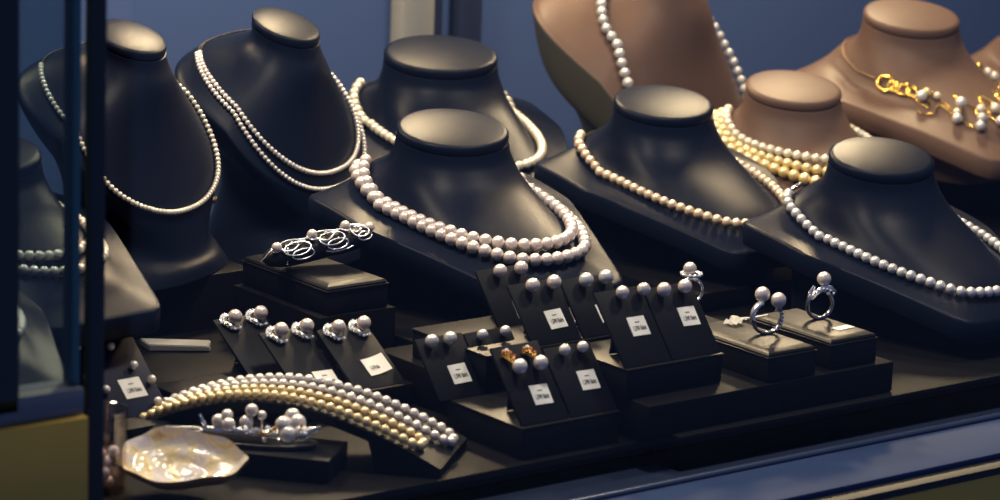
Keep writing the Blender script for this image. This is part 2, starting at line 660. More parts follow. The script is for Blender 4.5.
def spaced(pts, step, closed=True):
    if closed:
        pts = np.vstack([pts, pts[:1]])
    seg = np.linalg.norm(np.diff(pts, axis=0), axis=1)
    s = np.concatenate([[0], np.cumsum(seg)])
    n = max(2, int(round(s[-1] / step)))
    q = np.linspace(0, s[-1], n + 1)[: n if closed else n + 1]
    return np.stack([np.interp(q, s, pts[:, i]) for i in range(3)], 1)


def necklace(label, curves, r, material, base, group=None, keys=(), closed=True, mats=None, jitter=0.03, cat='necklace'):
    """curves: list of dense point arrays; every pearl is a part"""
    root = empty('pearl_necklace', tuple(base))
    tag(root, label, cat, group)
    for ci, c in enumerate(curves):
        m = mats[ci] if mats else material
        rr = r[ci] if hasattr(r, '__len__') else r
        for P in spaced(c, rr * 1.97, closed):
            bead('pearl', m, root, tuple(P - np.array(base)), rr * (1 + random.uniform(-jitter, jitter)))
    for k in keys:
        tube('clasp_cord', 'cord', [tuple(p - np.array(base)) for p in BACK[k]], .0006, 6, parent=root)
    return root


def bust_at(px, py, base, s, H, **k):
    P = on(px, py, base + H * s)
    return (float(P[0]), float(P[1]), base)


HL, HT = 0.111, 0.157
G_ = 'black low necklace busts'
bD = make_bust('low', 'black_leather', 'black leather bust in the centre carrying the double strand of large pearls', bust_at(453, 127, .0421, 1.0, HL), 1.0, group=G_)
bG = make_bust('low', 'black_leather', 'black leather bust at the right, behind the two ring boxes', bust_at(882, 155, .0221, 1.0, HL), 1.0, group=G_)
bF = make_bust('low', 'black_leather', 'black leather bust with a single champagne pearl strand, right of the central bust', bust_at(664, 101, .0361, .97, HL), .97, group=G_)
bE = make_bust('low', 'black_leather', 'black leather bust half hidden behind the central bust', bust_at(441, 52, .0381, 1.07, HL), 1.07, rz=math.radians(-11), group=G_)
bL = make_bust('low', 'black_leather', 'black bust at the far left behind the side glass, farther of the two there', bust_at(-18, 150, .0621, .95, HL), .95, rz=math.radians(6), group=G_)
bM = make_bust('low', 'black_leather', 'black bust at the lower left behind the side glass, nearer of the two there', bust_at(-74, 246, .0621, .77, HL), .77, group=G_)
bH = make_bust('low', 'tan_leather', 'short tan leather bust with rows of golden pearls', bust_at(794, 86, .0222, 1.0, HL), 1.0, group='tan necklace busts')
bI = make_bust('low', 'tan_leather', 'tan leather bust at upper right wearing a gold chain with pearls', bust_at(912, 14, .0521, 1.06, HL), 1.06, group='tan necklace busts')
bK = make_bust('low', 'tan_leather', 'tan leather bust cut off by the right edge of the picture', bust_at(1062, 10, .0221, 1.05, HL), 1.05, group='tan necklace busts')
bA = make_bust('tall', 'black_leather', 'tall black bust at the left behind the black window post', bust_at(131, 34, .0641, 1.0, HT), 1.0, rz=math.radians(28), group='tall necklace busts')
bB = make_bust('tall', 'black_leather', 'tall black bust with two thin pearl strands', bust_at(286, 22, .0401, 1.05, HT), 1.05, rz=math.radians(28), group='tall necklace busts')
bJ = make_bust('tallthick', 'tan_leather', 'tall tan bust at the top with a long pearl strand', bust_at(662, -48, .0001, 1.45, HT - .008), 1.45, rz=math.radians(28), edge='tan_edge', group='tall necklace busts')


def ground(b):
    return b.M[:3, 3] + np.array((0, 0, 0.05))


STR, BACK = {}, {}
for nm, b_, args in (('D1', bD, (.570, .590, .0044, 1)), ('D2', bD, (.640, .685, .0044, 1)), ('F', bF, (.60, .72, .0036, 1)), ('G', bG, (.63, .75, .0036, 1)),
                     ('E', bE, (.57, .60, .0037, 1)), ('L1', bL, (.52, .52, .0031, 1)), ('L2', bL, (.57, .58, .0031, 1)), ('M', bM, (.54, .54, .0033, 1)),
                     ('H1', bH, (.46, .46, .0038, 1)), ('H2', bH, (.52, .52, .0042, 1)), ('H3', bH, (.57, .60, .0046, 1)),
                     ('A', bA, (.27, .51, .0019, 1.8)), ('B1', bB, (.27, .38, .0018, 1.5)), ('B2', bB, (.28, .44, .0018, 1.5)), ('J', bJ, (.15, .66, .0042, 2.0))):
    STR[nm] = strand_points(b_, *args)
    BACK[nm] = strand_points(b_, *args, n=40, part='back')
necklace('double strand of large pinkish pearls around the central black bust', [STR['D1'], STR['D2']], .0044, 'pearl_pink', ground(bD), closed=False, keys=('D1', 'D2'))
necklace('single strand of champagne pearls on the black bust right of centre', [STR['F']], .0036, 'pearl_champagne', ground(bF), closed=False, keys=('F',))
nG = necklace('single strand of grey white pearls on the black bust at the right', [STR['G']], .0036, 'pearl_silver', ground(bG), closed=False, keys=('G',))
necklace('pearl strand on the bust half hidden behind the central one', [STR['E']], .0037, 'pearl_cream', ground(bE), closed=False, keys=('E',))
necklace('double pearl strand on the far left bust behind the side glass', [STR['L1'], STR['L2']], .0031, 'pearl_cream', ground(bL), closed=False, keys=('L1', 'L2'))
necklace('pearl strand on the nearer bust behind the side glass', [STR['M']], .0033, 'pearl_cream', ground(bM), closed=False, keys=('M',))
necklace('triple row of golden pearls on the short tan bust', [STR['H1'], STR['H2'], STR['H3']], (.0036, .0040, .0046), 'pearl_gold', ground(bH), closed=False, keys=('H1', 'H2', 'H3'), mats=('pearl_cream', 'pearl_gold', 'pearl_gold'))
necklace('thin single strand of small pearls on the tall bust behind the black post', [STR['A']], .0019, 'pearl_cream', ground(bA), closed=False, keys=('A',))
necklace('thin double strand of small pearls on the tall bust left of centre', [STR['B1'], STR['B2']], .0018, 'pearl_white', ground(bB), closed=False, keys=('B1', 'B2'))
necklace('long strand of silvery pearls hanging down the tall tan bust', [STR['J']], .0042, 'pearl_silver', ground(bJ), closed=False, keys=('J',))

# ------------------------------------------------------------------ small display boxes


def plinth(x0, x1, y0, y1, z0, z1, label, pad='flat', name='display_box', group='small black display boxes'):
    cx, cy = (x0 + x1) / 2, (y0 + y1) / 2
    root = tag(empty(name, (cx, cy, z0)), label, 'display box', group)
    hx, hy, h = (x1 - x0) / 2, (y1 - y0) / 2, z1 - z0
    body_h = h - (0.0016 if pad == 'flat' else 0.0052)
    box('body', 'black_card', -hx + .0008, hx - .0008, -hy + .0008, hy - .0008, 0, body_h, 0.0006, root)
    if pad == 'flat':
        box('top_panel', 'black_satin', -hx, hx, -hy, hy, body_h + .0001, h, 0.0007, root)
    else:
        box('lip', 'black_satin', -hx, hx, -hy, hy, body_h + .0001, body_h + .0012, 0.0005, root)
        bm = bmesh.new()
        rows = []
        for inset, z in ((.0016, .0013), (.0012, .0022), (.0022, .0034), (.0060, .0050), (.0068, .0052)):
            a, b = hx - inset, hy - inset
            rows.append([(-a, -b, body_h + z), (a, -b, body_h + z), (a, b, body_h + z), (-a, b, body_h + z)])
        bm_grid(bm, rows, True, True, True)
        finish(bm, 'cushion', 'black_satin', root, angle=22)
    return root


plinth(-.101, -.025, .002, .0785, .0162, .036, 'black display box at the front carrying four earring cards')
plinth(-.0212, .057, .002, .0655, .0422, .061, 'black display box right of centre carrying two earring cards on its front edge')
plinth(-.076, .045, .0715, .150, .0422, .061, 'black display box behind, carrying three earring cards below the central bust')
plinth(.079, .121, -.0145, .066, .0422, .0625, 'black padded ring box holding the ring with two pearls', 'pad')
plinth(.1345, .1765, -.0115, .066, .0422, .0625, 'black padded ring box nearest the right bust, holding the single pearl ring', 'pad')
plinth(.063, .106, .0715, .115, .0422, .0625, 'black padded ring box mostly hidden behind the earring cards', 'pad')
plinth(-.107, -.0575, .1995, .2985, .0614, .0815, 'large black padded box under the pearl bracelet', 'pad')
plinth(-.238, -.1875, .166, .1975, .0162, .036, 'flat black box at the left beside the three leaf earring cards')

# ------------------------------------------------------------------ earring cards
TXT = {}


def text_mesh(txt, size):
    if txt not in TXT:
        cu = bpy.data.curves.new('lettering', 'FONT')
        cu.body = txt
        cu.size = size
        cu.align_x = 'CENTER'
        cu.resolution_u = 2
        cu.offset = .00012
        o = bpy.data.objects.new('lettering_source', cu)
        COL.objects.link(o)
        dg = bpy.context.evaluated_depsgraph_get()
        me = bpy.data.meshes.new_from_object(o.evaluated_get(dg))
        me.materials.clear()
        me.materials.append(MATS['ink'])
        bpy.data.objects.remove(o)
        TXT[txt] = me
    return TXT[txt]


def card(loc, w, L, lean, label, tagpos=None, tagw=.0135, curl=False, group='earring cards'):
    a = math.radians(lean)
    mw = Matrix(((1, 0, 0, loc[0]), (0, math.sin(a), -math.cos(a), loc[1]), (0, math.cos(a), math.sin(a), loc[2]), (0, 0, 0, 1)))
    root = tag(empty('earring_card', mw=mw), label, 'earring card', group)
    box('board', 'black_card', -w / 2, w / 2, 0, L, -.0022, 0, .0006, root)
    # easel leg behind the board, reaching down to the surface it stands on
    bm = bmesh.new()
    top = Vector((0, L * .72, -.0023))
    dn = Vector((0, -math.cos(a), -math.sin(a)))          # world down in card axes
    bk = Vector((0, math.sin(a), -math.cos(a)))
    hgt = top.dot(-dn)
    foot = top + dn * (hgt - .0004) + bk * min(.004, L * .1)
    vs = [bm.verts.new(p) for p in (top + Vector((-.006, 0, 0)), top + Vector((.006, 0, 0)), foot + Vector((.006, 0, 0)), foot + Vector((-.006, 0, 0)))]
    vs2 = [bm.verts.new(v.co + bk * .0015) for v in vs]
    bm.faces.new(vs)
    bm.faces.new(vs2[::-1])
    for i in range(4):
        bm.faces.new((vs[i], vs2[i], vs2[(i + 1) % 4], vs[(i + 1) % 4]))
    finish(bm, 'easel_leg', 'black_card', root)
    if tagpos:
        u, v = tagpos
        h = tagw * .95
        bm = bmesh.new()
        nx = 8
        top_, bot_ = [], []
        for i in range(nx + 1):
            x = -tagw / 2 + tagw * i / nx
            zc = .0006 + (0.0035 * (i / nx) ** 2.2 if curl else 0.0)
            top_.append(((x, 0, zc + .0004), (x, h, zc + .0004)))
            bot_.append(((x, 0, zc), (x, h, zc)))
        T = [[bm.verts.new(p) for p in q] for q in top_]
        B = [[bm.verts.new(p) for p in q] for q in bot_]
        for i in range(nx):
            bm.faces.new((T[i][0], T[i + 1][0], T[i + 1][1], T[i][1]))
            bm.faces.new((B[i][0], B[i][1], B[i + 1][1], B[i + 1][0]))
            bm.faces.new((T[i][0], B[i][0], B[i + 1][0], T[i + 1][0]))
            bm.faces.new((T[i][1], T[i + 1][1], B[i + 1][1], B[i][1]))
        bm.faces.new((T[0][0], T[0][1], B[0][1], B[0][0]))
        bm.faces.new((T[nx][0], B[nx][0], B[nx][1], T[nx][1]))
        t = finish(bm, 'price_tag', 'paper', root, angle=30)
        t['label'] = 'small cream paper price tag'
        t.location = (u, v - h / 2, -.0005)
        t.rotation_euler = (0, 0, random.uniform(-.05, .05))
        if not curl:
            link('lettering', text_mesh('1,590 Baht', .0040), t, (0, h * .28, .00115), (.60, 1.05, 1))
            box('print_line', 'ink', -.0018, .0016, h * .68, h * .73, .00102, .00112, 0, t)
        else:
            link('lettering', text_mesh('1,590 Baht', .0040), t, (-.0012, h * .30, .0022), (.50, 1, 1))
    return root, mw


def stud(mw, u, v, r, material, label, group, style='stud'):
    """an earring pinned on a card at card coordinates u, v"""
    root = tag(empty('earring', mw=mw @ Matrix.Translation((u, v, .0002))), label, 'earring', group)
    if style == 'stud':
        bead('pearl', material, root, (0, 0, r * 1.0 + .0004), r)
        tube('ear_post', 'silver', [(0, 0, 0), (0, 0, r * .5)], .0012, 8, parent=root)
    elif style == 'leaf':
        bead('pearl', material, root, (0, 0, r + .0022), r)
        # a leaf shaped silver cup hugging the upper left and lower edge of the pearl
        bm = bmesh.new()
        pts = []
        for k in range(17):
            an = math.radians(65 + 250 * k / 16)
            rr = r * (1.18 + .12 * math.sin(k * 1.9))
            pts.append((rr * math.cos(an), rr * math.sin(an) * 1.05, .0016 + .0012 * math.sin(k * .8)))
        bm_tube(bm, pts, [.0007 + .0011 * math.sin(math.pi * k / 16) for k in range(17)], 7)
        bm_tube(bm, [(0, 0, 0), (0, 0, .003)], .002, 8)
        finish(bm, 'setting', 'silver', root)
        for k in range(11):
            an = math.radians(88 + 205 * k / 10)
            gem('diamond' if k % 3 else 'silver', root, (r * 1.38 * math.cos(an), r * 1.42 * math.sin(an), .0022), .00115)
        for k in range(6):
            an = math.radians(105 + 70 * k / 5)
            gem('diamond', root, (r * 1.75 * math.cos(an), r * 1.72 * math.sin(an), .0018), .0009)
    else:
        bead('pearl', material, root, (.0030, -.0085, r + .001), r)
        bm = bmesh.new()
        bm_tube(bm, [(-.0028, .0030, .0012), (0, 0, .0022), (.0014, -.0035, .0032), (.0022, -.0062, .0040)], [.0016, .0020, .0018, .0012], 8)
        bm_tube(bm, [(-.0038, .0005, .001), (-.0022, .0042, .0018), (.0008, .0040, .0022), (.0022, .0008, .0026)], .0009, 7)
        finish(bm, 'setting', 'gold', root)
        for k, (x, y, m) in enumerate(((-.0030, .0030, 'amber_stone'), (-.0008, .0036, 'diamond'), (.0010, .0018, 'amber_stone'), (-.0012, .0004, 'gold'), (.0022, -.0012, 'gold'), (.0032, -.0006, 'red_stone'), (.0012, -.0030, 'amber_stone'))):
            gem(m, root, (x, y, .0042), .0014)
    return root


CARDS = [
    # key, loc, w, L, lean, tag pos, pearl offsets, r, material, what
    ('m1', (-.0090, .122, .0613), .037, .041, 40, (.006, .010), (-.004, .013), .0045, 'pearl_pink', 'rearmost card under the central bust'),
    ('m2', (-.0185, .0735, .0613), .039, .0435, 40, (.006, .016), (-.005, .012), .0047, 'pearl_pink', 'second card from left under the central bust'),
    ('m3', (.0225, .0735, .0613), .039, .0415, 40, (.006, .015), (-.004, .012), .0048, 'pearl_silver', 'half hidden third card under the central bust'),
    ('m4', (-.0020, .0045, .0613), .037, .0525, 40, (.004, .026), (-.001, .016), .0042, 'pearl_pink', 'fourth card from left under the central bust'),
    ('m5', (.0370, .0045, .0613), .039, .050, 40, (.006, .027), (-.008, .009), .0045, 'pearl_pink', 'rightmost card under the central bust'),
    ('k1', (-.0910, .0735, .0363), .036, .0430, 40, (.004, .016), (-.010, .004), .0043, 'pearl_silver', 'rear left card on the front box'),
    ('k2', (-.0540, .0735, .0363), .036, .0420, 40, None, (-.008, .010), .0036, 'pearl_silver', 'rear right card on the front box'),
    ('k3', (-.0805, .0050, .0363), .036, .053, 40, (.004, .018), (-.010, .006), .0046, 'pearl_white', 'front left card on the front box'),
    ('k4', (-.0430, .0050, .0363), .036, .0470, 40, (.005, .022), (-.006, .008), .0036, 'pearl_white', 'front right card on the front box'),
]
for key, loc, w, L, lean, tp, (ua, ub), r, m, what in CARDS:
    c, mw = card(loc, w, L, lean, 'black card with two ' + ('gold and pearl drop earrings, ' if key == 'k3' else 'pearl studs, ') + what, tp)
    st = 'drop' if key == 'k3' else 'stud'
    v = L - (.0085 if key == 'k3' else .0048)
    for uu, side in ((ua, 'left'), (ub, 'right')):
        stud(mw, uu, v, r, m, side + (' gold and pearl drop earring on the ' if st == 'drop' else ' round pearl stud on the ') + what, 'earrings pinned on the cards', st)
for i, (px, py, what, tp) in enumerate(((252, 380, 'leftmost', None), (299, 394, 'middle', (.006, .008)), (357, 391, 'rightmost', (.005, .017)))):
    P = on(px, py, .0303)
    w, L, lean = .038, .054, 58
    c, mw = card((float(P[0]) + w / 2, float(P[1]), .0303), w, L, lean,
                 'flat lying black card with silver leaf pearl earrings, ' + what + ' of three at the left', tp, .0150, curl=(i == 2))
    for uu, side in ((-.008, 'left'), (.0115, 'right')):
        stud(mw, uu, L - .006, .0046, 'pearl_pink', side + ' silver leaf pearl earring on the ' + what + ' of the three flat cards', 'silver leaf earrings', 'leaf')

# ------------------------------------------------------------------ rings


def band_pts(R, n=40, a0=0.0, a1=360.0, flat=1.0):
    return [(R * math.cos(math.radians(a0 + (a1 - a0) * k / n)), 0, R + R * flat * math.sin(math.radians(a0 + (a1 - a0) * k / n))) for k in range(n + 1)]


def ring_thing(px, py, z, rz, label):
    P = on(px, py, z)
    return tag(empty('pearl_ring', (float(P[0]), float(P[1]), z + .0006), rz), label, 'ring', 'pearl rings')



ZB = .0626
RING_SCALE = 1.14
r1 = ring_thing(765, 333, ZB, math.radians(-16), 'silver ring with two pearls standing on the nearer ring box')
tube('band', 'dark_silver', [(x, -.0018 + .0000 * z, z) for x, y, z in band_pts(.0088, 36, 118, 400)], .0011, 8, parent=r1, ell=(1, 1.8))
bm = bmesh.new()
bm_tube(bm, [(x, -.0018, z) for x, y, z in band_pts(.0092, 16, 112, 185)], .0014, 8, ell=(1, 1.8))
finish(bm, 'shoulder', 'silver', r1)
bead('pearl', 'pearl_pink', r1, (-.0022, .0012, .0215), .0043)
bead('pearl', 'pearl_pink', r1, (.0050, -.0046, .0192), .0043)
tube('prong', 'silver', [(.0062, -.0018, .0125), (.0060, -.003, .0158)], .0015, 8, parent=r1)
for k in range(6):
    gem('diamond', r1, (.0088 * math.cos(math.radians(20 - 14 * k)), -.0032, .0088 + .0088 * math.sin(math.radians(20 - 14 * k))), .0008)
r2 = ring_thing(819, 319, ZB, math.radians(-14), 'silver ring with one pearl and a twisted shoulder on the box by the right bust')
tube('band', 'dark_silver', band_pts(.0080, 40, 70, 410), .0011, 8, parent=r2, ell=(1, 1.7))
bead('pearl', 'pearl_pink', r2, (.0018, 0, .0228), .0041)
bm = bmesh.new()
bm_tube(bm, [(-.0062, -.0008, .0118), (-.0040, -.0016, .0152), (.0005, -.002, .0180), (.0055, -.0016, .0176), (.0088, -.0008, .0150), (.0082, 0, .0128)], [.0013, .0016, .0017, .0015, .0013, .0009], 8)
bm_tube(bm, [(-.0072, .0006, .0095), (-.0058, .0004, .0150), (-.0040, .0004, .0190)], [.0010, .0017, .0007], 7)
bm_tube(bm, [(-.0074, -.001, .0118), (-.0076, -.0008, .0160)], [.0012, .0005], 6)
finish(bm, 'shoulder', 'silver', r2)
for k in range(7):
    gem('diamond', r2, (-.0066 + .0022 * k, -.0034, .0118 + .0062 * math.sin(.45 + k * .36)), .0008)
r1.scale = r2.scale = (RING_SCALE,) * 3
r3 = ring_thing(690, 304, ZB, math.radians(-20), 'silver ring with one pearl in a stone halo, half hidden behind the rightmost earring card')
tube('band', 'silver', band_pts(.0082, 40, 0, 360), .0011, 8, parent=r3, ell=(1, 1.8))
bead('pearl', 'pearl_pink', r3, (-.0012, 0, .0232), .0045)
bm = bmesh.new()
bm_tube(bm, [(.0062 * math.cos(a), .0062 * math.sin(a), .0192) for a in np.linspace(0, 2 * math.pi, 24, endpoint=False)], .0010, 7, closed=True)
finish(bm, 'halo', 'silver', r3)
for k in range(12):
    gem('diamond', r3, (.0066 * math.cos(k * .5236), .0066 * math.sin(k * .5236), .0200), .0011)

# paper tags on the ring boxes
P = on(735, 324, ZB)
t = tag(empty('string_tag', (float(P[0]), float(P[1]), ZB + .0004), .3), 'crumpled white paper tag with a thread tied to the two pearl ring', 'tag')
bm = bmesh.new()
rows = []
for j in range(6):
    row = []
    for i in range(8):
        row.append((-.0065 + .0019 * i, -.005 + .002 * j, .0012 + .0013 * math.sin(i * 1.7 + j) * math.cos(j * 1.3) + .0003 * i))
    rows.append(row)
bm_grid(bm, rows, False)
bmesh.ops.solidify(bm, geom=bm.faces[:], thickness=.0004)
finish(bm, 'paper', 'paper', t, angle=25)
tube('thread', 'thread', [(.006, 0, .002), (.010, .001, .0012), (.016, -.003, .0010), (.022, -.0045, .0009), (.030, -.006, .0008)], .0007, 6, parent=t)
P = on(843, 328, ZB)
bm = bmesh.new()
bm_box(bm, -.0075, .0075, -.0035, .0035, 0, .0004, 0)
o = finish(bm, 'paper_tag', 'paper')
o.location = (float(P[0]), float(P[1]), ZB)
o.rotation_euler = (0, 0, .1)
tag(o, 'small white paper slip lying on the ring box by the right bust', 'tag')

# ------------------------------------------------------------------ bracelet on its pillow
pa, pb = on(262, 258, .0900), on(372, 243, .0930)
ax = (pb - pa)
Lp = np.linalg.norm(ax)
axn = ax / Lp
sd = np.cross(axn, (0, 0, 1))
sd = sd / np.linalg.norm(sd)
upv = np.cross(sd, axn)
pc = (pa + pb) / 2
roll = tag(empty('bracelet_pillow', (float(pc[0]), float(pc[1]), .0817)), 'black padded roll under the pearl bracelet', 'pillow')
rows = []
PR = .0085
for k in range(21):
    t = k / 20
    e = (1 - abs(2 * t - 1) ** 4) ** .5
    c = pa + ax * t + np.array((0, 0, -.0015 + .0075 * t)) - pc
    c[2] = c[2] + pc[2] - .0817
    rows.append([tuple(c + (sd * math.cos(a) * 1.25 + upv * math.sin(a) * .95) * PR * max(e, .05)) for a in np.linspace(0, 2 * math.pi, 20, endpoint=False)])
lo = min(p[2] for r in rows for p in r)
rows = [[(p[0], p[1], max(p[2], .0006)) for p in r] for r in rows]
bm = bmesh.new()
bm_grid(bm, rows, True, True, True)
finish(bm, 'cushion', 'black_satin', roll)

br = tag(empty('pearl_bracelet', (float(pc[0]), float(pc[1]), .0822)), 'silver openwork bracelet with four pearls draped over a black roll', 'bracelet')


def bp(t, ang, k=1.10):
    """point on the pillow: t along it, ang round it (0 = towards the window, 90 = top)"""
    a = math.radians(ang)
    e = (1 - abs(2 * t - 1) ** 4) ** .5 if 0 < t < 1 else 0.05
    c = pa + ax * t + np.array((0, 0, -.0015 + .0075 * t))
    q = c + (sd * math.cos(a) * 1.25 + upv * math.sin(a) * .95) * PR * max(e, .3) * k
    return q - np.array((pc[0], pc[1], .0822))


PT = [(.10, 62), (.42, 70), (.73, 76), (.97, 84)]
for t, a in PT:
    q = bp(t, a, 1.45)
    bead('pearl', 'pearl_pink', br, tuple(q), .0034)
for i in range(3):
    t0, a0 = PT[i]
    t1, a1 = PT[i + 1]
    for da, amp in ((14, 16), (-24, -22)):
        pts = []
        for k in range(13):
            u = k / 12
            pts.append(tuple(bp(t0 + (t1 - t0) * u, a0 + (a1 - a0) * u + da * math.sin(math.pi * u) + amp * math.sin(2 * math.pi * u) * .6, 1.22)))
        tube('link', 'silver', pts, .00075, 6, parent=br)
    for k in range(4):
        u = .25 + .17 * k
        gem('diamond' if k % 2 else 'dark_silver', br, tuple(bp(t0 + (t1 - t0) * u, a0 - 8 + 10 * (k % 2), 1.28)), .0011)
    pts = [tuple(bp(t0 + (t1 - t0) * (.5 + .36 * math.cos(w)), a0 - 26 + 26 * math.sin(w), 1.24)) for w in np.linspace(0, 2 * math.pi, 18, endpoint=False)]
    tube('loop', 'silver', pts, .0006, 6, closed=True, parent=br)
    pts = [tuple(bp(t0 + (t1 - t0) * (.62 + .30 * math.cos(w)), a0 - 52 + 20 * math.sin(w), 1.20)) for w in np.linspace(0, 2 * math.pi, 18, endpoint=False)]
    tube('loop', 'silver', pts, .0006, 6, closed=True, parent=br)
    pts = [tuple(bp(t0 + .035 * math.cos(w), a0 + 18 * math.sin(w), 1.26)) for w in np.linspace(0, 2 * math.pi, 14, endpoint=False)]
    tube('pearl_cup', 'silver', pts, .0007, 6, closed=True, parent=br)
# safety chain at the left end and the hook end
q = bp(.18, 45, 1.25)
for k in range(7):
    gem('silver', br, (q[0], q[1], q[2] - .0017 * k), .0009, 'chain_link')
q1 = bp(.02, 60, 1.2)
tube('end_hook', 'silver', [tuple(bp(.10, 60, 1.3)), tuple(bp(.05, 60, 1.5)), tuple(q1 + np.array((-.003, .001, -.004)))], .0006, 6, parent=br)
q1 = bp(.60, -8, 1.18)
tube('back_link', 'silver', [tuple(bp(.50 + .035 * k, -12 + 12 * (k / 4 - 1) ** 2, 1.16)) for k in range(8)], .0006, 6, parent=br)

# ------------------------------------------------------------------ arched pad with two looped necklaces
A0, A1 = np.array((-.263, .170)), np.array((-.138, .020))
DV = (A1 - A0) / np.linalg.norm(A1 - A0)
NV = np.array((-DV[1], DV[0]))
LA = np.linalg.norm(A1 - A0)
Z0 = .0162


def arch_z(t):
    return .021 + .031 * math.sin(math.pi * min(max(t, 0), 1) ** .95 * .97) ** .9 - .003 * t


def arch_w(t):
    return .0135 + .0205 * min(1, max(t, 0) * 1.35) ** .8


def pad_pt(t, u, lift=0.0):
    c = A0 + DV * LA * t + NV * u * arch_w(t)
    dz = (arch_z(t + .01) - arch_z(t - .01)) / (.02 * LA)
    n = np.array((-dz * DV[0], -dz * DV[1], 1.0))
    n /= np.linalg.norm(n)
    return np.array((c[0], c[1], arch_z(t))) + n * lift


pad = tag(empty('necklace_ramp', (float((A0 + A1)[0] / 2), float((A0 + A1)[1] / 2), Z0)), 'black arched ramp under the two looped pearl necklaces at the front', 'display ramp')
pc2 = np.array(((A0 + A1)[0] / 2, (A0 + A1)[1] / 2, Z0))
rows = []
for k in range(41):
    t = k / 40
    a_, b_ = pad_pt(t, -1), pad_pt(t, 1)
    lowz = max(Z0, arch_z(t) - .006) if .06 < t < .80 else Z0
    rows.append([tuple(a_ - pc2), tuple(b_ - pc2), (b_[0] - pc2[0], b_[1] - pc2[1], lowz - Z0), (a_[0] - pc2[0], a_[1] - pc2[1], lowz - Z0)])
bm = bmesh.new()
bm_grid(bm, rows, True, True, True)
finish(bm, 'ramp_sheet', 'black_card', pad, angle=50)


def loop_curve(l_in, l_out, u_in, u_out, t_end, r):
    """from the narrow left end (lanes l_*) out to the right (lanes u_*), a U turn, and back"""
    def lane(l, u, t):
        k = min(1, max(0, t) / .8)
        return l + (u - l) * k * k * (3 - 2 * k)
    pts = []
    for k in range(60):
        t = -.02 + (t_end + .02) * k / 59
        pts.append(pad_pt(t, lane(l_out, u_out, t), r * 1.12))
    for k in range(1, 16):
        w = math.pi * k / 16
        um, uh = (u_in + u_out) / 2, (u_out - u_in) / 2
        pts.append(pad_pt(t_end + math.sin(w) * uh * arch_w(t_end) / LA, um + uh * math.cos(w), r * 1.12))
    for k in range(60):
        t = t_end - (t_end + .02) * k / 59
        pts.append(pad_pt(t, lane(l_in, u_in, t), r * 1.12))
    return np.array(pts)


necklace('looped strand of golden pearls on the arched black ramp, nearer the glass', [loop_curve(-.78, -.28, -.85, -.42, .885, .0030)], .0030, 'pearl_gold', pc2, closed=False,
         mats=('pearl_gold_pale',) if 'pearl_gold_pale' in MATS else None)
necklace('looped strand of white pearls on the arched black ramp, beside the golden one', [loop_curve(.24, .76, .02, .52, .935, .0031)], .0031, 'pearl_white', pc2, closed=False)

# ------------------------------------------------------------------ brooch block, pearl cluster jewel
bc = on(240, 441, .0302)
blk = tag(empty('display_block', (float(bc[0]), float(bc[1]), Z0), math.atan2(DV[1], DV[0])), 'low black block under the pearl cluster brooch', 'display box')
box('body', 'black_card', -.058, .060, -.0215, .0215, 0, .0138, .001, blk)
tr = tag(empty('oval_tray', (float(bc[0]), float(bc[1]), Z0 + .0139), math.atan2(DV[1], DV[0])), 'narrow polished silver tray holding the pearl cluster brooch', 'tray')
bm = bmesh.new()
rows = []
for k, z in ((.90, 0.0), (1.0, .0006), (1.03, .0030), (1.0, .0032), (.93, .0014), (.3, .0010)):
    rows.append([(.046 * k * math.cos(a), .0150 * k * math.sin(a), z) for a in np.linspace(0, 2 * math.pi, 40, endpoint=False)])
bm_grid(bm, rows, True, True, True)
finish(bm, 'dish', 'dark_silver', tr)
jw = tag(empty('pearl_brooch', (float(bc[0]), float(bc[1]), Z0 + .0156), math.atan2(DV[1], DV[0])), 'silver brooch with a cluster of pearls and sparkling stones lying in a narrow tray', 'brooch')
CL = [(-.014, .002, .009, .0040), (-.0065, -.002, .0085, .0040), (-.009, .003, .0125, .0036), (.0035, .001, .0100, .0042), (.0060, .003, .0170, .0039), (.0120, .004, .0142, .0028),
      (.0265, .000, .0110, .0052), (.0340, .003, .0120, .0052), (.0300, -.003, .0065, .0050), (.0375, -.001, .0075, .0048), (.0300, .006, .0150, .0046)]
for x, y, z, r in CL:
    bead('pearl', 'pearl_white', jw, (x, y, z), r)
rnd = random.Random(3)
for k in range(34):
    x = rnd.uniform(-.004, .030) if k < 22 else rnd.uniform(.036, .047)
    gem(('diamond', 'silver', 'diamond', 'gold')[k % 4], jw, (x, rnd.uniform(-.009, .004), .003 + rnd.uniform(0, .006) + (.004 if x > .038 else 0)), rnd.uniform(.0009, .0019))
bm = bmesh.new()
bm_tube(bm, [(-.022, 0, .0045), (-.014, 0, .0040), (-.004, 0, .0045), (.008, -.001, .0050), (.020, 0, .0045), (.034, 0, .004), (.046, .002, .010)], [.0012, .0018, .0020, .0024, .0022, .0026, .0012], 8)
bm_tube(bm, [(-.020, -.002, .0045), (-.022, -.003, .009), (-.0245, -.002, .0130)], [.0009, .0014, .0010], 7)
bm_tube(bm, [(.0062, .002, .005), (.0060, .003, .0140)], .0008, 6)
bm_tube(bm, [(.012, .003, .005), (.0120, .004, .012)], .0008, 6)
bm_tube(bm, [(.030, 0, .003), (.040, -.006, .008), (.050, -.004, .013)], [.0016, .0022, .0008], 8)
finish(bm, 'setting', 'silver', jw)
pts = [(-.034 + .0085 * math.cos(w) * 1.3, -.002 + .0035 * math.sin(w), .0030 + .0006 * math.sin(2 * w)) for w in np.linspace(0, 2 * math.pi, 22, endpoint=False)]
tube('clasp_loop', 'acrylic_light', pts, .0010, 6, closed=True, parent=jw)

# ------------------------------------------------------------------ mother of pearl shell
sc_ = on(184, 483, .020)
sh = tag(empty('shell_dish', (float(sc_[0]), float(sc_[1]), Z0), math.atan2(DV[1], DV[0])), 'large mother of pearl shell lying at the lower left', 'shell')


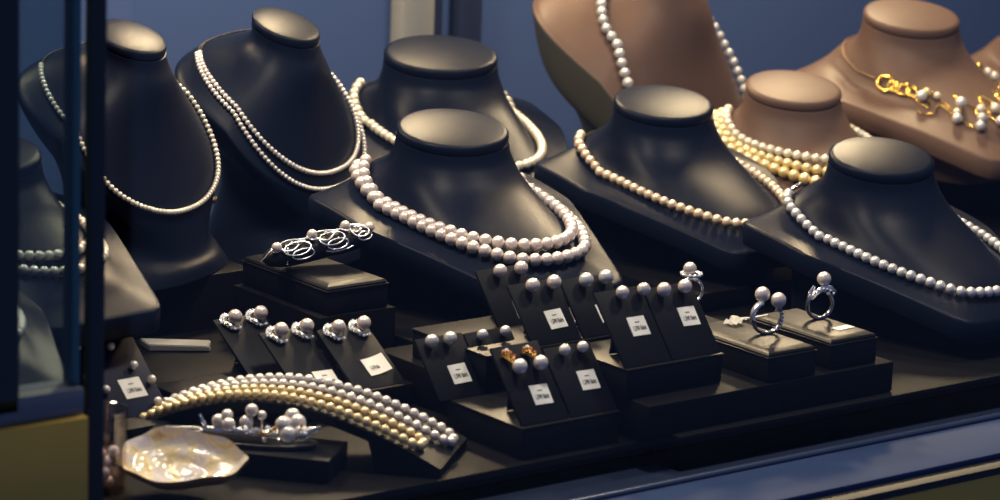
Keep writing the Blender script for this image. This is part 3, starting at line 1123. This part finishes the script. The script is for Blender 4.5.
def shell_grid(off):
    G = []
    for i in range(15):
        k = i / 14
        row = []
        for j in range(56):
            a = 2 * math.pi * j / 56
            rx = .0370 * (1 + .05 * math.cos(a) + .018 * math.sin(7 * a) * k)
            ry = .0230 * (1 - .20 * math.cos(a) + .02 * math.sin(9 * a) * k)
            x, y = rx * k * math.cos(a), ry * k * math.sin(a)
            z = .0115 * k ** 2.4 + .0012 * math.sin(6 * a + 2) * k ** 3 + .001 * math.sin(14 * k)
            # tilt the dish up at the back
            t = math.radians(24)
            yy, zz = y * math.cos(t) - z * math.sin(t), y * math.sin(t) + z * math.cos(t)
            row.append((x, yy, zz + .0105 + off * (1 - .3 * k)))
        G.append(row)
    return G


bm = bmesh.new()
bm_grid(bm, shell_grid(0.0)[1:], True, True, False)
finish(bm, 'inside', 'nacre', sh, angle=80)
bm = bmesh.new()
g1 = shell_grid(-.0036)[1:]
g0 = shell_grid(-.0002)[1:]
bm_grid(bm, g1 + [g0[-1]], True, True, False)
finish(bm, 'outside', 'shell_brown', sh, angle=80)

# ------------------------------------------------------------------ clear plastic cup
cc = on(104, 489, Z0)
cup = tag(empty('plastic_cup', (float(cc[0]), float(cc[1]), Z0)), 'clear plastic cup at the lower left behind the black window post', 'cup')
bm = bmesh.new()
rows = []
for r, z in ((.0005, .0), (.0120, .0), (.0125, .001), (.0133, .047), (.0139, .0478), (.0136, .0485), (.0124, .0478), (.0116, .002), (.0005, .0018)):
    rows.append([(r * math.cos(a), r * math.sin(a), z) for a in np.linspace(0, 2 * math.pi, 36, endpoint=False)])
bm_grid(bm, rows, True, True, True)
finish(bm, 'wall', 'clear_plastic', cup)
for k in range(14):
    a, rr = k * 2.4, .0075 * ((k % 5) / 5 + .15)
    bead('bead', ('pearl_pink', 'acrylic_light', 'pearl_champagne')[k % 3], cup, (rr * math.cos(a), rr * math.sin(a), .0055 + .0055 * (k // 4)), .0034)

# ------------------------------------------------------------------ navy earring card behind the post, and its studs
lp = on(137, 404, .0303)
mb = box('display_block', 'black_card', -.327, -.2455, .1385, .1965, .0162, .030, .001)
tag(mb, 'small black block behind the window post under the navy earring card', 'display box')
lc, mwl = card((-.272, .1585, .0303), .046, .058, 50, 'navy card with several small pearl studs behind the window post', (.006, .020), .0150)
for c in lc.children:
    if c.name.startswith('board'):
        c.data.materials[0] = MATS['navy_card']
for u, v, what in ((-.019, .053, 'top left'), (.003, .050, 'top right'), (-.018, .030, 'middle left'), (.012, .034, 'middle right'), (-.014, .020, 'lower left'), (.019, .022, 'lower right'), (.016, .006, 'bottom')):
    stud(mwl, u, v, .0027, 'pearl_white', what + ' small pearl stud on the navy card behind the post', 'studs on the navy card')

# ------------------------------------------------------------------ acrylic wedge sign
aw = on(186, 349, .0303)
wd = tag(empty('acrylic_sign', (float(aw[0]), float(aw[1]), .0303), math.radians(58)), 'grey acrylic wedge sign left of the leaf earring cards', 'sign')
bm = bmesh.new()
v0 = [bm.verts.new(p) for p in ((-.006, -.016, 0), (.010, -.016, 0), (.010, .030, 0), (-.006, .024, 0), (-.006, -.014, .0035), (.010, -.016, .0035), (.010, .030, .0045), (-.006, .024, .0045))]
for f in ((0, 3, 2, 1), (4, 5, 6, 7), (0, 1, 5, 4), (1, 2, 6, 5), (2, 3, 7, 6), (3, 0, 4, 7)):
    bm.faces.new([v0[i] for i in f])
bmesh.ops.bevel(bm, geom=bm.edges[:], offset=.0006, segments=2, affect='EDGES')
finish(bm, 'wedge', 'acrylic', wd, angle=30)

# ------------------------------------------------------------------ gold chain with pearls on the tan bust at the right
gI = ground(bI)
ch = tag(empty('chain_necklace', tuple(gI)), 'gold chain with large links and scattered pearls on the upper right tan bust', 'necklace')


def ip(deg, t, lift=.0015):
    P, n = surf(bI, math.radians(deg), t)
    return P + n * lift - gI


tube('fine_chain', 'bronze', [tuple(ip(90 + 3 * k, .50, .001)) for k in range(0, 36)], .0007, 6, parent=ch)


def link_ring(deg, t, R, rr, m):
    c = ip(deg, t, R * .35)
    e1 = ip(deg + 4, t) - ip(deg - 4, t)
    e1 /= np.linalg.norm(e1)
    e2 = ip(deg, t + .04) - ip(deg, t - .04)
    e2 -= e1 * (e1 @ e2)
    e2 /= np.linalg.norm(e2)
    tube('gold_link', m, [tuple(c + e1 * R * 1.35 * math.cos(w) + e2 * R * math.sin(w)) for w in np.linspace(0, 2 * math.pi, 22, endpoint=False)], rr, 7, closed=True, parent=ch)


for deg, R in ((197, .0058), (202, .0040), (208, .0046), (214, .0036)):
    link_ring(deg, .505, R, .0012, 'gold')
tube('gold_wire', 'gold', [tuple(ip(212 + 3 * k, .53 + .05 * math.sin(k * .9), .0012)) for k in range(0, 36)], .0006, 6, parent=ch)
tube('gold_wire', 'gold', [tuple(ip(212 + 3 * k, .60 + .06 * math.sin(k * .7 + 1), .0012)) for k in range(0, 36)], .0006, 6, parent=ch)
for deg, t, r, m in ((218, .53, .0044, 'pearl_silver'), (224, .50, .0036, 'pearl_gold'), (231, .505, .0030, 'pearl_cream'), (236, .575, .0030, 'pearl_cream'), (233, .64, .0042, 'pearl_silver'),
                     (244, .53, .0046, 'pearl_silver'), (250, .60, .0042, 'pearl_silver'), (246, .67, .0042, 'pearl_silver'), (256, .55, .0036, 'pearl_cream'), (262, .62, .0042, 'pearl_silver'),
                     (268, .55, .0040, 'pearl_cream'), (276, .64, .0042, 'pearl_silver'), (285, .55, .0042, 'pearl_cream'), (296, .60, .0042, 'pearl_silver'), (308, .54, .0040, 'pearl_cream'), (320, .52, .0036, 'pearl_cream'),
                     (330, .50, .0040, 'pearl_cream'), (338, .50, .0040, 'pearl_cream'), (346, .49, .0036, 'gold')):
    bead('pearl', m, ch, tuple(ip(deg, t, r * 1.05)), r)

# chrome clasp of the right bust's strand, gold clasp of the champagne strand
for k in range(9):
    P = BACK['G'][39 - k] + np.array((.001, .002, .0035 + .0006 * (k % 2)))
    gem('silver' if k % 2 else 'dark_silver', nG, tuple(P - ground(bG)), .0017, 'clasp_link')


# ------------------------------------------------------------------ gilt scroll frames standing behind the tall busts
def scroll(px, py, hgt, label):
    d = FW + RT * ((px - 500) / F) - UP * ((py - 250) / F)
    P = CAM + d * ((0.742 - CAM[1]) / d[1])
    base = np.array((P[0], .742, .0))
    root = tag(empty('scroll_frame', tuple(base)), label, 'frame', 'gilt scroll frames behind the tall busts')
    w = .016
    box('backing', 'wall_navy', -w, w, -.002, .002, 0, hgt, .0006, root)
    bm = bmesh.new()
    for sx in (-1, 1):
        bm_tube(bm, [(sx * w * .8, -.003, .004), (sx * w * .8, -.003, hgt * .7), (sx * w * .5, -.003, hgt * .82), (sx * w * .7, -.003, hgt * .9), (0, -.003, hgt * .98)], .0012, 6)
    bm_tube(bm, [(-w * .8, -.003, .004), (w * .8, -.003, .004)], .0012, 6)
    finish(bm, 'gilt_border', 'gilt', root)
    return root


scroll(240, 168, .075, 'taller gilt scroll frame on the back wall between the two tall busts')
scroll(212, 222, .045, 'shorter gilt scroll frame on the back wall beside the left tall bust')
